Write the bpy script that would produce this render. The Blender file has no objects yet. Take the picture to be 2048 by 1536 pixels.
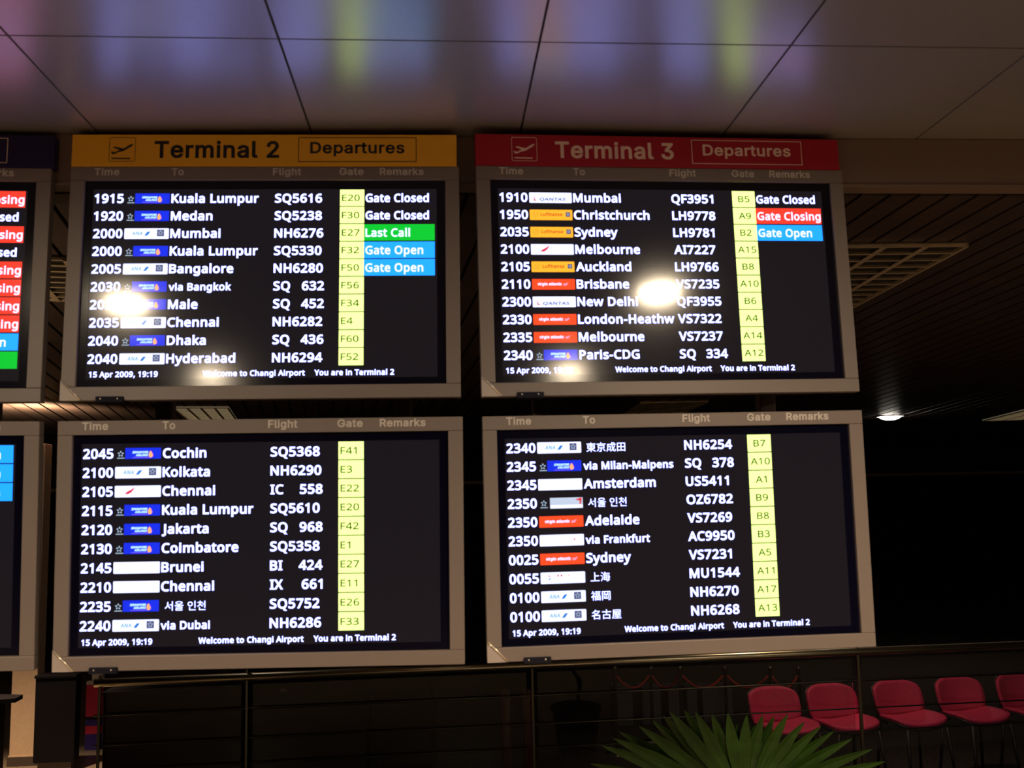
import bpy, bmesh, math, random
from mathutils import Vector, Matrix

# ------------------------------------------------------------------ camera, world, exposure
S = bpy.context.scene
C = S.collection
random.seed(7)
FPX = 2000.0                                   # focal length in pixels of the 2048 wide frame
EYE = Vector((0.0, 0.0, 2.1))
RIGHT = Vector((0.9973524510591935, -0.06984299169468662, -0.020249564868293962))
DOWN = Vector((-0.011771389012716687, 0.11972946302847483, -0.9927367677706032))
FWD = Vector((0.07176017535465337, 0.9903468140979952, 0.11859032439040036))
cd = bpy.data.cameras.new('camera')
cam = bpy.data.objects.new('camera', cd)
C.objects.link(cam)
cd.sensor_fit = 'HORIZONTAL'
cd.sensor_width = 36.0
cd.lens = FPX / 2048 * 36.0
cd.clip_end = 200
cd.dof.use_dof = True
cd.dof.focus_distance = 6.5
cd.dof.aperture_fstop = 5.6
m3 = Matrix((RIGHT, -DOWN, -FWD)).transposed()
cam.matrix_world = Matrix.Translation(EYE) @ m3.to_4x4()
S.camera = cam
w = bpy.data.worlds.new('world')
S.world = w
w.use_nodes = True
w.node_tree.nodes['Background'].inputs[0].default_value = (0.5, 0.42, 0.36, 1)
w.node_tree.nodes['Background'].inputs[1].default_value = 0.0015
S.view_settings.view_transform = 'Standard'
S.view_settings.look = 'None'
S.view_settings.gamma = 1
S.view_settings.exposure = 0.0
S.view_settings.use_curve_mapping = False
S.cycles.use_denoising = True
S.cycles.max_bounces = 8

WARM = (1.0, 0.66, 0.36)
ZC, ZS = 3.19, 3.03                            # panel ceiling, slatted ceiling behind the boards
LAMP_W = 178.0


def ray(px, py):
    return (RIGHT * ((px - 1024) / FPX) + DOWN * ((py - 768) / FPX) + FWD).normalized()


def at_z(px, py, z):
    d = ray(px, py)
    return EYE + d * ((z - EYE.z) / d.z)


def at_y(px, py, y):
    d = ray(px, py)
    return EYE + d * (y / d.y)


# ------------------------------------------------------------------ materials
MATS = {}


def principled(name, col, rough=0.5, metal=0.0, emit=None, es=1.0, spec=0.5, coat=0.0, noise=None, trans=0.0, bump=None):
    m = bpy.data.materials.new(name)
    m.use_nodes = True
    nt = m.node_tree
    b = nt.nodes['Principled BSDF']
    b.inputs['Base Color'].default_value = (*col, 1)
    b.inputs['Roughness'].default_value = rough
    b.inputs['Metallic'].default_value = metal
    b.inputs['Specular IOR Level'].default_value = spec
    b.inputs['Coat Weight'].default_value = coat
    b.inputs['Transmission Weight'].default_value = trans
    if emit:
        b.inputs['Emission Color'].default_value = (*emit, 1)
        b.inputs['Emission Strength'].default_value = es
    if noise:
        scale, lo, hi = noise
        tc = nt.nodes.new('ShaderNodeTexCoord')
        n = nt.nodes.new('ShaderNodeTexNoise')
        n.inputs['Scale'].default_value = scale
        n.inputs['Detail'].default_value = 3
        mr = nt.nodes.new('ShaderNodeMapRange')
        mr.inputs['From Min'].default_value = 0.3
        mr.inputs['From Max'].default_value = 0.7
        mr.inputs['To Min'].default_value = lo
        mr.inputs['To Max'].default_value = hi
        mx = nt.nodes.new('ShaderNodeMix')
        mx.data_type = 'RGBA'
        mx.blend_type = 'MULTIPLY'
        mx.inputs[0].default_value = 1.0
        mx.inputs[6].default_value = (*col, 1)
        nt.links.new(tc.outputs['Object'], n.inputs['Vector'])
        nt.links.new(n.outputs['Fac'], mr.inputs['Value'])
        nt.links.new(mr.outputs['Result'], mx.inputs[7])
        nt.links.new(mx.outputs[2], b.inputs['Base Color'])
    MATS[name] = m
    return m


def emis(name, col):
    """A lit patch of a glossy screen."""
    s = max(col)
    return principled(name, (0.004, 0.004, 0.005), rough=0.11, emit=tuple(c / s for c in col), es=s)


principled('frame_metal', (0.205, 0.172, 0.165), 0.42, 0.0, noise=(300, 0.94, 1.04))
principled('corner_paint', (0.42, 0.37, 0.36), 0.35)
principled('edge_polish', (0.85, 0.75, 0.6), 0.2, 0.7)
principled('clip_black', (0.006, 0.006, 0.016), 0.7, spec=0.2)
principled('screw_steel', (0.8, 0.75, 0.65), 0.25, 0.9)
principled('housing_black', (0.012, 0.010, 0.013), 0.6)
principled('bezel_black', (0.003, 0.003, 0.012), 0.12)
principled('screen_glass', (0.006, 0.005, 0.007), 0.11, emit=(0.62, 0.5, 0.66), es=0.0135)
principled('label_paint', (0.62, 0.58, 0.56), 0.5)
principled('sign_yellow', (0.98, 0.50, 0.012), 0.4)
principled('sign_red', (0.42, 0.003, 0.022), 0.4)
principled('sign_navy', (0.010, 0.007, 0.065), 0.4)
principled('print_black', (0.012, 0.008, 0.010), 0.45)
principled('print_cream', (0.95, 0.72, 0.62), 0.45)
principled('ceiling_paint', (0.38, 0.365, 0.36), 0.3, 0.5, noise=(220, 0.93, 1.05))
principled('gap_dark', (0.06, 0.045, 0.035), 0.8)
principled('fascia_paint', (0.19, 0.135, 0.11), 0.55)
principled('slat_metal', (0.058, 0.041, 0.038), 0.45, 0.0, noise=(6, 0.8, 1.15))
principled('louvre_metal', (0.90, 0.77, 0.56), 0.3, 0.55)
principled('louvre_dark', (0.012, 0.011, 0.010), 0.7)
principled('louvre_lit', (0.3, 0.28, 0.22), 0.5, emit=(1.0, 0.88, 0.62), es=0.13)
principled('lamp_glow', (0.8, 0.8, 0.8), 0.4, emit=(1.0, 0.80, 0.55), es=500.0)
principled('lamp_far_glow', (0.8, 0.8, 0.8), 0.4, emit=(1.0, 0.92, 0.78), es=30.0)
principled('lamp_trim', (0.75, 0.72, 0.68), 0.35)
principled('floor_stone', (0.26, 0.21, 0.17), 0.3, noise=(55, 0.55, 1.3))
principled('floor_shaded', (0.05, 0.041, 0.042), 0.95, spec=0.05, noise=(45, 0.5, 1.4))  # floor colour darkened in place of the shade in the unlit hall
principled('wall_dark', (0.03, 0.022, 0.025), 0.7)
principled('soffit_trim', (0.75, 0.6, 0.42), 0.4)
principled('pillar_paint', (0.62, 0.47, 0.36), 0.55, noise=(40, 0.93, 1.05))
principled('plinth_dark', (0.07, 0.055, 0.05), 0.4)
principled('steel', (0.72, 0.66, 0.50), 0.30, 1.0)
principled('steel_dull', (0.15, 0.14, 0.11), 0.36, 1.0)
principled('black_panel', (0.004, 0.0035, 0.007), 0.6, spec=0.12)
principled('charcoal_panel', (0.014, 0.012, 0.013), 0.7, spec=0.15, noise=(60, 0.7, 1.3))
principled('blue_grey_panel', (0.07, 0.07, 0.08), 0.6)
principled('streak_red', (0.13, 0.05, 0.035), 0.45)
principled('seat_red', (0.65, 0.03, 0.13), 0.65, noise=(35, 0.88, 1.08))
principled('seat_shell', (0.015, 0.012, 0.018), 0.5)
principled('rope_red', (0.45, 0.03, 0.03), 0.6)
principled('ad_red', (0.80, 0.035, 0.11), 0.5)
principled('ad_white', (0.80, 0.74, 0.62), 0.5)
principled('ad_blue', (0.05, 0.03, 0.30), 0.5)
principled('leaf_green', (0.036, 0.105, 0.007), 0.42, noise=(9, 0.7, 1.25))
principled('leaf_stalk', (0.10, 0.16, 0.03), 0.5)
principled('pot_clay', (0.16, 0.10, 0.07), 0.7)
principled('soil', (0.03, 0.02, 0.015), 0.95)

emis('lit_white', (1.7, 1.9, 5.6))
emis('lit_white_box', (1.15, 1.22, 1.9))
emis('lit_star', (0.42, 0.55, 0.72))
emis('lit_gate', (1.45, 1.9, 0.50))
emis('ink_gate', (0.03, 0.085, 0.004))
emis('lit_green', (0.004, 0.62, 0.035))
emis('lit_cyan', (0.02, 0.47, 2.0))
emis('lit_red', (1.15, 0.055, 0.03))
emis('lit_sq_blue', (0.011, 0.033, 0.88))
emis('lit_pale', (0.75, 1.25, 1.8))
emis('lit_orange', (1.5, 0.55, 0.16))
emis('lit_pink', (1.2, 0.35, 0.55))
emis('lit_violet', (0.28, 0.14, 1.1))
emis('lit_yellow', (1.35, 0.55, 0.035))
emis('ink_brown', (0.55, 0.07, 0.015))
emis('ink_ring', (1.0, 0.27, 0.03))
emis('ink_slate', (0.10, 0.10, 0.22))
emis('lit_vermilion', (1.25, 0.085, 0.02))
emis('ink_navy', (0.06, 0.11, 0.36))
emis('ink_crimson', (0.80, 0.04, 0.06))
emis('ink_pale_red', (1.1, 0.55, 0.6))
emis('ink_ana', (0.30, 0.55, 0.75))
emis('ink_ana_blue', (0.03, 0.22, 0.75))
emis('lit_ice', (0.60, 0.68, 0.85))

gm = bpy.data.materials.new('thin_glass')
gm.use_nodes = True
nt = gm.node_tree
nt.nodes.clear()
out = nt.nodes.new('ShaderNodeOutputMaterial')
mixn = nt.nodes.new('ShaderNodeMixShader')
tr = nt.nodes.new('ShaderNodeBsdfTransparent')
tr.inputs[0].default_value = (0.86, 0.88, 0.9, 1)
gl = nt.nodes.new('ShaderNodeBsdfGlossy')
gl.inputs['Roughness'].default_value = 0.02
fr = nt.nodes.new('ShaderNodeFresnel')
fr.inputs['IOR'].default_value = 1.25
nt.links.new(fr.outputs[0], mixn.inputs[0])
nt.links.new(tr.outputs[0], mixn.inputs[1])
nt.links.new(gl.outputs[0], mixn.inputs[2])
nt.links.new(mixn.outputs[0], out.inputs[0])
MATS['thin_glass'] = gm


# ------------------------------------------------------------------ mesh builder
class MB:
    def __init__(self):
        self.v, self.f, self.mi, self.mats, self.smooth = [], [], [], [], []

    def slot(self, mat):
        if mat not in self.mats:
            self.mats.append(mat)
        return self.mats.index(mat)

    def add(self, verts, faces, mat, smooth=False):
        k = len(self.v)
        s = self.slot(mat)
        self.v += [tuple(p) for p in verts]
        for f in faces:
            self.f.append([k + i for i in f])
            self.mi.append(s)
            self.smooth.append(smooth)
        return self

    def box(self, x0, x1, y0, y1, z0, z1, mat, M=None):
        p = [Vector(q) for q in ((x0, y0, z0), (x1, y0, z0), (x1, y1, z0), (x0, y1, z0),
                                 (x0, y0, z1), (x1, y0, z1), (x1, y1, z1), (x0, y1, z1))]
        if M:
            p = [M @ q for q in p]
        return self.add(p, [(0, 3, 2, 1), (4, 5, 6, 7), (0, 1, 5, 4), (1, 2, 6, 5), (2, 3, 7, 6), (3, 0, 4, 7)], mat)

    def rbox(self, x0, x1, y0, y1, z0, z1, mat, r=0.004, M=None, seg=2):
        bm = bmesh.new()
        bmesh.ops.create_cube(bm, size=1)
        for q in bm.verts:
            q.co = Vector(((x0 + x1) / 2 + q.co.x * (x1 - x0), (y0 + y1) / 2 + q.co.y * (y1 - y0), (z0 + z1) / 2 + q.co.z * (z1 - z0)))
        bmesh.ops.bevel(bm, geom=bm.edges[:], offset=r, segments=seg, affect='EDGES', profile=0.5)
        return self.bm(bm, mat, M)

    def bm(self, bm, mat, M=None, smooth=False):
        bm.verts.index_update()
        vs = [(M @ q.co if M else q.co.copy()) for q in bm.verts]
        self.add(vs, [[q.index for q in f.verts] for f in bm.faces], mat, smooth)
        bm.free()
        return self

    def poly(self, pts, mat):
        return self.add(pts, [list(range(len(pts)))], mat)

    def prism(self, pts, d, mat):
        """Closed outline swept by vector d."""
        n = len(pts)
        a = [Vector(p) for p in pts]
        b = [p + Vector(d) for p in a]
        fs = [list(range(n)), list(range(2 * n - 1, n - 1, -1))]
        fs += [[i, n + i, n + (i + 1) % n, (i + 1) % n] for i in range(n)]
        return self.add(a + b, fs, mat)

    def tube(self, pts, r, mat, n=10, closed=False):
        P = [Vector(p) for p in pts]
        k = len(P)
        vs, fs = [], []
        for i, p in enumerate(P):
            if closed:
                t = P[(i + 1) % k] - P[i - 1]
            else:
                t = P[min(i + 1, k - 1)] - P[max(i - 1, 0)]
            t.normalize()
            u = t.cross(Vector((0, 0, 1)))
            if u.length < 1e-3:
                u = t.cross(Vector((0, 1, 0)))
            u.normalize()
            q = u.cross(t)
            rr = r[i] if isinstance(r, (list, tuple)) else r
            vs += [p + (u * math.cos(a) + q * math.sin(a)) * rr for a in (2 * math.pi * j / n for j in range(n))]
        for i in range(k if closed else k - 1):
            a, b = i * n, ((i + 1) % k) * n
            fs += [[a + j, a + (j + 1) % n, b + (j + 1) % n, b + j] for j in range(n)]
        if not closed:
            fs += [list(range(n - 1, -1, -1)), list(range((k - 1) * n, k * n))]
        return self.add(vs, fs, mat, True)

    def lathe(self, prof, mat, M=None, n=32):
        vs, fs = [], []
        for (r, z) in prof:
            for j in range(n):
                a = 2 * math.pi * j / n
                q = Vector((r * math.cos(a), r * math.sin(a), z))
                vs.append(M @ q if M else q)
        for i in range(len(prof) - 1):
            for j in range(n):
                fs.append([i * n + j, i * n + (j + 1) % n, (i + 1) * n + (j + 1) % n, (i + 1) * n + j])
        return self.add(vs, fs, mat, True)

    def build(self, name, parent=None, label=None):
        me = bpy.data.meshes.new(name)
        me.from_pydata(self.v, [], self.f)
        for mname in self.mats:
            me.materials.append(MATS[mname])
        me.polygons.foreach_set('material_index', self.mi)
        me.polygons.foreach_set('use_smooth', self.smooth)
        me.update()
        o = bpy.data.objects.new(name, me)
        C.objects.link(o)
        if parent:
            o.parent = parent
        if label:
            o['label'] = label
        return o


def tag(o, label, cat, group=None):
    o['label'] = label
    o['category'] = cat
    if group:
        o['group'] = group
    return o


def thing(name, label, cat, loc=(0, 0, 0), rotz=0.0, group=None):
    o = bpy.data.objects.new(name, None)
    C.objects.link(o)
    o.location = loc
    o.rotation_euler = (0, 0, rotz)
    o.empty_display_size = 0.1
    return tag(o, label, cat, group)


def structure(name, mb):
    o = mb.build(name)
    o['kind'] = 'structure'
    return o


def copy_tree(o, parent=None):
    c = o.copy()
    C.objects.link(c)
    if parent:
        c.parent = parent
    for ch in list(o.children):
        copy_tree(ch, c)
    return c


# ------------------------------------------------------------------ lettering
# letter outlines, cap height 700: the letter, its advance, then its contours as x y pairs
OUTLINES_SCREEN = ''',263|40 -126 89 114 181 114 166 28 104 -126
-316|39 225 39 301 276 301 276 225
0561|279 711 351 700 410 668 455 616 487 545 506 456 513 351 500 199 459 86 387 15 338 -4 279 -10 208 1 150 33 105 86 73 157 54 246 48 351 71 545 101 616 145 668 204 700;279 64 327 72 364 95 392 135 411 191 425 351 422 439 392 566 364 605 327 629 279 637 232 629 195 605 167 566 138 439 134 351 138 263 167 135 195 96 232 72
1561|348 0 264 0 268 610 132 495 87 553 276 700 348 700
2561|47 0 47 72 320 351 375 432 393 519 385 569 359 606 319 629 222 632 180 619 101 570 55 627 115 670 227 707 331 704 382 687 424 660 455 623 475 577 476 470 459 421 396 326 156 78 510 78 510 0
3561|44 28 44 109 139 75 237 63 318 72 373 100 404 143 415 201 409 241 392 272 363 295 276 321 151 325 151 398 273 402 316 415 375 461 395 530 387 576 361 609 320 630 268 637 171 621 91 578 48 637 141 688 200 704 267 710 362 698 430 661 470 605 483 536 479 492 444 424 415 399 338 369 412 347 464 312 495 262 505 199 498 142 476 91 440 48 389 17 321 -3 183 -8
4561|439 704 439 236 541 236 541 159 439 159 439 0 356 0 356 159 21 159 21 232 350 704;105 236 356 236 361 612
5561|105 700 456 700 456 622 178 622 162 419 270 429 394 405 441 375 476 335 498 284 505 224 497 156 474 99 435 52 384 18 319 -3 243 -10 142 0 62 28 62 110 197 67 293 68 335 80 395 130 417 215 406 275 375 320 320 348 241 357 122 342 78 370
6561|356 -3 244 -5 158 32 123 66 72 162 58 226 56 359 91 530 148 623 240 687 301 704 420 708 461 701 461 627 399 638 314 634 223 590 170 513 145 412 146 356 183 398 238 427 312 438 369 432 459 383 489 341 515 225 508 158 487 100 454 53 410 19;396 331 353 361 294 371 251 366 183 330 160 303 141 242 150 178 200 97 226 78 291 63 347 73 391 102 420 153 429 225 421 285
7561|133 0 421 622 43 622 43 700 513 700 513 633 228 0
8561|347 -4 213 -4 154 13 108 40 75 77 55 123 48 178 68 262 122 323 193 366 131 410 87 468 71 543 77 593 98 634 130 666 223 705 338 705 388 691 462 634 482 593 489 542 471 469 423 413 356 371 434 324 491 264 512 181 505 127 483 80 449 42;418 131 427 180 409 241 358 287 265 330 166 267 136 212 141 131 169 93 215 67 280 59 344 67 390 93;164 582 155 539 172 478 219 437 283 404 369 456 400 506 395 582 370 614 330 634 229 634 190 614
9561|209 703 321 705 366 691 441 633 492 537 510 401 490 224 473 170 416 77 324 13 188 -10 100 0 100 74 164 62 249 66 340 110 393 187 423 343 355 285 250 262 194 268 145 287 104 317 74 359 55 411 49 474 56 542 77 600 110 647 155 681;167 368 209 339 269 329 312 334 381 370 418 427 423 458 402 552 364 603 338 622 273 637 217 627 173 597 144 546 134 475 143 414
:263|108 -10 75 23 75 84 108 115 154 115 188 84 188 23 154 -10;88 525 130 539 174 525 192 473 174 422 130 406 88 422 71 473
A626|353 703 625 0 534 0 450 217 173 217 89 0 0 0 274 703;424 295 312 612 202 295
B637|95 700 410 690 494 661 544 608 561 526 546 453 500 400 427 372 539 319 579 249 577 140 555 91 519 51 471 23 411 6 95 0;183 402 389 409 436 431 461 467 470 517 459 566 429 600 376 618 183 625;183 75 403 84 454 111 481 153 490 206 474 271 420 313 376 325 183 328
C620|562 19 435 -8 283 1 203 34 140 88 96 160 69 248 60 351 82 496 147 610 194 652 252 684 396 710 500 699 589 669 554 594 482 621 395 632 342 628 252 590 190 517 157 412 153 350 160 269 180 200 213 144 260 102 320 76 394 68 562 95
D716|95 0 95 700 311 700 410 690 494 661 563 612 614 546 645 460 656 357 645 249 612 160 559 90 487 40 397 10;183 75 278 75 403 93 492 146 545 233 563 354 555 439 532 507 494 559 442 596 376 617 183 625
E545|95 0 95 700 486 700 486 623 183 623 183 404 469 404 469 327 183 327 183 77 486 77 486 0
F509|95 0 95 700 486 700 486 623 183 623 183 375 468 375 468 297 183 297 183 0
G714|641 26 465 -8 295 1 212 34 146 87 99 158 69 247 60 350 71 452 103 540 156 612 227 665 316 699 423 710 534 699 631 669 598 592 514 621 418 632 340 624 275 598 222 556 183 500 160 431 152 350 159 271 179 202 214 145 264 102 331 76 458 68 553 83 553 291 399 291 399 370 641 370
H726|630 0 542 0 542 326 183 326 183 0 95 0 95 700 183 700 183 404 542 404 542 700 630 700
I332|39 700 292 700 292 649 210 629 210 70 292 51 292 0 39 0 39 51 122 70 122 629 39 649
J268|178 700 173 -51 156 -100 129 -138 92 -165 -4 -186 -62 -179 -76 -174 -76 -99 -6 -109 41 -99 61 -86 87 -35 90 700
K607|607 0 503 0 255 334 183 272 183 0 95 0 95 700 183 700 183 355 493 700 596 700 319 395
L514|95 700 183 700 183 78 489 78 489 0 95 0
M889|794 0 707 0 714 613 476 0 404 0 174 614 176 0 95 0 95 700 225 700 441 126 665 700 794 700
N745|650 700 650 0 547 0 173 581 176 0 95 0 95 700 197 700 571 121 568 700
O766|481 700 561 666 624 613 669 541 697 453 706 351 685 203 624 89 578 47 523 16 383 -10 240 16 139 90 79 204 60 352 69 453 95 540 140 612 202 666 284 700 384 711;487 615 384 633 312 625 253 600 209 558 177 502 153 351 177 199 209 143 253 101 312 75 383 67 456 75 513 101 557 143 588 199 607 269 613 351 599 469 558 558
P593|95 0 95 700 280 700 399 687 480 646 527 581 543 494 529 411 510 374 445 312 396 291 336 277 183 273 183 0;183 625 183 348 365 362 430 408 447 444 452 490 441 549 409 591 353 616
Q766|670 -167 543 -167 408 -9 306 -3 240 16 139 90 104 142 65 274 69 453 95 540 140 612 202 666 284 700 384 711 481 700 561 666 624 613 669 541 697 453 706 351 683 196 615 78 564 37 502 8;487 615 384 633 312 625 253 600 209 558 177 502 153 351 177 199 209 143 253 101 312 75 383 67 456 75 513 101 557 143 588 199 607 269 613 351 599 469 558 558
R610|95 0 95 700 288 700 432 678 481 650 516 612 536 562 543 501 538 450 499 374 403 314 595 0 492 0 323 289 183 289 183 0;183 364 362 372 413 398 442 439 452 497 434 571 378 611 336 620 183 624
S538|475 671 448 595 326 630 207 620 163 584 148 530 152 498 182 449 405 341 470 278 492 187 485 129 462 81 425 42 314 -4 167 -6 50 24 50 108 191 70 294 70 364 97 400 147 404 179 389 237 369 260 160 359 84 429 59 531 66 583 87 627 121 662 220 704 338 707
T545|317 0 228 0 228 623 10 623 10 700 534 700 534 623 317 623
U717|88 700 176 700 176 246 188 170 222 114 279 78 360 67 418 72 463 90 498 117 522 153 540 247 540 700 627 700 620 178 598 116 561 64 508 24 440 -1 355 -10 240 8 156 61 105 144 88 249
V588|0 700 92 700 260 223 294 98 338 253 495 700 588 700 338 0 250 0
W912|899 700 713 0 624 0 452 597 286 0 197 0 12 700 104 700 246 106 277 256 407 700 498 700 633 252 665 106 807 700
X575|571 0 471 0 285 304 97 0 4 0 236 365 19 700 117 700 288 425 461 700 554 700 337 367
Y555|233 0 233 268 0 700 96 700 277 356 460 700 555 700 322 272 322 0
Z561|523 0 37 0 37 67 406 622 49 622 49 700 513 700 513 633 144 78 523 78
a550|471 0 408 0 391 75 315 10 252 -8 166 -6 126 7 67 58 45 146 61 216 107 267 185 300 386 317 379 404 358 439 324 458 277 465 199 452 129 425 103 489 184 521 282 534 366 524 425 492 459 437 471 358;385 257 225 244 172 223 144 189 134 145 141 107 161 80 230 60 291 69 341 97 374 143
b603|83 745 170 745 165 456 231 512 276 529 332 534 421 517 490 466 534 381 549 263 542 180 522 112 490 59 446 21 393 -2 276 -4 231 13 163 67 145 0 83 0;381 75 425 114 451 177 460 264 451 350 425 413 381 450 318 463 268 457 229 442 183 377 170 266 178 176 201 113 247 75 320 62
c471|438 507 412 435 298 460 211 437 160 371 143 261 160 154 210 87 293 65 369 74 429 95 429 19 371 -2 294 -10 228 -3 170 19 122 55 85 107 62 175 54 260 62 348 86 418 124 470 174 507 233 528 339 533
d603|520 745 520 0 450 0 437 71 395 30 342 1 270 -10 181 7 113 58 69 143 54 262 69 381 113 466 182 518 309 533 371 513 439 458 433 745;282 464 221 450 178 408 152 344 143 260 152 176 178 114 222 75 283 62 354 73 400 107 426 165 434 261 426 347 402 411 356 451
e553|286 535 349 528 402 506 445 470 477 423 496 365 503 246 143 246 156 168 189 110 241 75 358 66 479 100 479 25 400 -1 307 -10 237 -2 175 21 124 58 86 111 62 178 54 259 61 339 83 407 118 462 164 502 221 527;145 315 413 315 399 393 382 423 325 460 285 465 230 455 188 425 159 378
f337|107 0 107 459 15 459 15 499 107 528 112 620 127 669 185 730 277 750 379 732 357 665 300 678 241 672 214 650 198 613 193 525 325 525 325 459 193 459 193 0
g603|520 525 520 -9 494 -134 462 -178 417 -210 358 -229 230 -233 95 -202 95 -123 182 -153 289 -164 350 -154 396 -124 425 -77 437 70 365 10 271 -10 180 8 111 62 68 148 54 262 68 374 111 461 180 517 270 535 363 516 439 456 451 525;241 457 206 439 159 371 143 261 152 175 179 112 223 74 321 63 378 84 415 129 433 197 431 326 419 377 398 416 369 442 330 458
h606|526 0 441 0 434 392 413 431 376 455 324 463 231 441 203 413 173 329 170 0 83 0 83 745 170 745 165 453 240 514 334 534 441 514 478 489 505 452 526 342
i253|170 525 170 0 83 0 83 525;127 723 162 709 177 668 162 626 127 613 91 626 76 668 91 709
j253|170 525 166 -124 154 -163 106 -217 22 -235 -54 -224 -54 -154 39 -159 63 -147 78 -122 83 525;127 723 162 709 177 668 162 626 127 613 91 626 76 668 91 709
k524|83 745 169 745 165 271 399 525 500 525 287 301 515 0 411 0 228 245 169 193 169 0 83 0
l253|170 0 83 0 83 745 170 745
m917|837 0 752 0 745 392 726 431 693 455 645 463 580 452 536 419 511 364 503 0 418 0 415 376 391 432 371 449 310 463 226 441 183 376 170 273 170 0 83 0 83 525 153 525 166 454 237 515 325 535 427 514 462 486 486 447 563 514 610 530 660 535 738 524 793 490 826 430 837 342
n606|526 0 441 0 434 392 413 431 376 455 324 463 250 450 203 414 178 354 170 273 170 0 83 0 83 525 153 525 166 454 214 500 303 533 419 524 478 490 514 430 526 342
o593|228 527 298 535 365 527 424 503 473 464 509 411 532 344 540 264 523 148 474 62 397 8 295 -10 199 8 123 62 72 148 54 264 61 344 83 411 119 464 168 503;227 450 179 410 152 347 143 264 159 156 210 86 249 68 345 68 384 86 435 156 451 264 434 371 384 439 345 457 296 463
p603|83 -235 83 525 154 525 166 454 207 495 260 525 333 535 421 518 490 468 534 383 549 264 542 181 522 113 490 60 447 21 394 -2 332 -10 232 13 164 67 170 -235;381 449 318 463 270 458 204 418 185 382 170 280 183 154 230 85 269 68 363 68 399 88 445 160 460 265 451 346 425 409
q603|520 -235 433 -235 438 71 370 14 325 -4 268 -10 181 7 113 58 69 143 54 262 61 345 81 413 114 466 158 504 211 528 327 529 372 512 434 454 451 525 520 525;221 450 177 408 152 344 143 260 152 177 178 114 222 75 284 62 333 67 371 81 419 142 434 243 426 349 401 412 355 451 282 464
r405|83 0 83 525 154 525 168 429 208 483 262 521 328 535 390 529 379 450 323 457 265 444 196 383 170 280 170 0
s470|51 24 51 102 172 63 274 65 313 81 335 106 342 137 331 173 293 204 125 278 70 325 50 396 64 455 104 499 167 526 294 533 415 500 385 431 279 462 194 460 160 448 139 427 132 401 145 364 162 349 353 263 407 215 425 145 419 98 400 60 369 30 276 -5 165 -8
t354|125 646 176 646 176 525 328 525 328 459 176 459 182 113 200 84 226 67 259 61 332 72 332 6 316 0 244 -10 168 4 112 54 96 96 90 459 16 459 16 500 91 534
u606|77 525 165 525 172 132 193 93 229 70 281 62 334 67 374 84 403 111 433 196 436 525 523 525 523 0 452 0 439 70 364 9 302 -8 211 -5 163 10 126 36 99 73 83 121
v498|498 525 298 0 199 0 0 525 92 525 246 76 406 525
w771|760 526 614 1 513 1 386 436 253 1 155 1 11 526 100 526 207 89 339 526 433 526 559 90 672 526
x519|501 0 403 0 260 210 115 0 18 0 208 269 26 525 125 525 260 327 394 525 491 525 310 269
y500|500 525 274 -73 230 -158 169 -215 130 -230 11 -227 11 -159 97 -162 142 -140 173 -98 213 -2 1 525 93 525 251 83 407 525
z461|38 0 38 57 321 459 55 459 55 525 416 525 416 461 137 67 423 67 423 0
 255|'''
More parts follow.
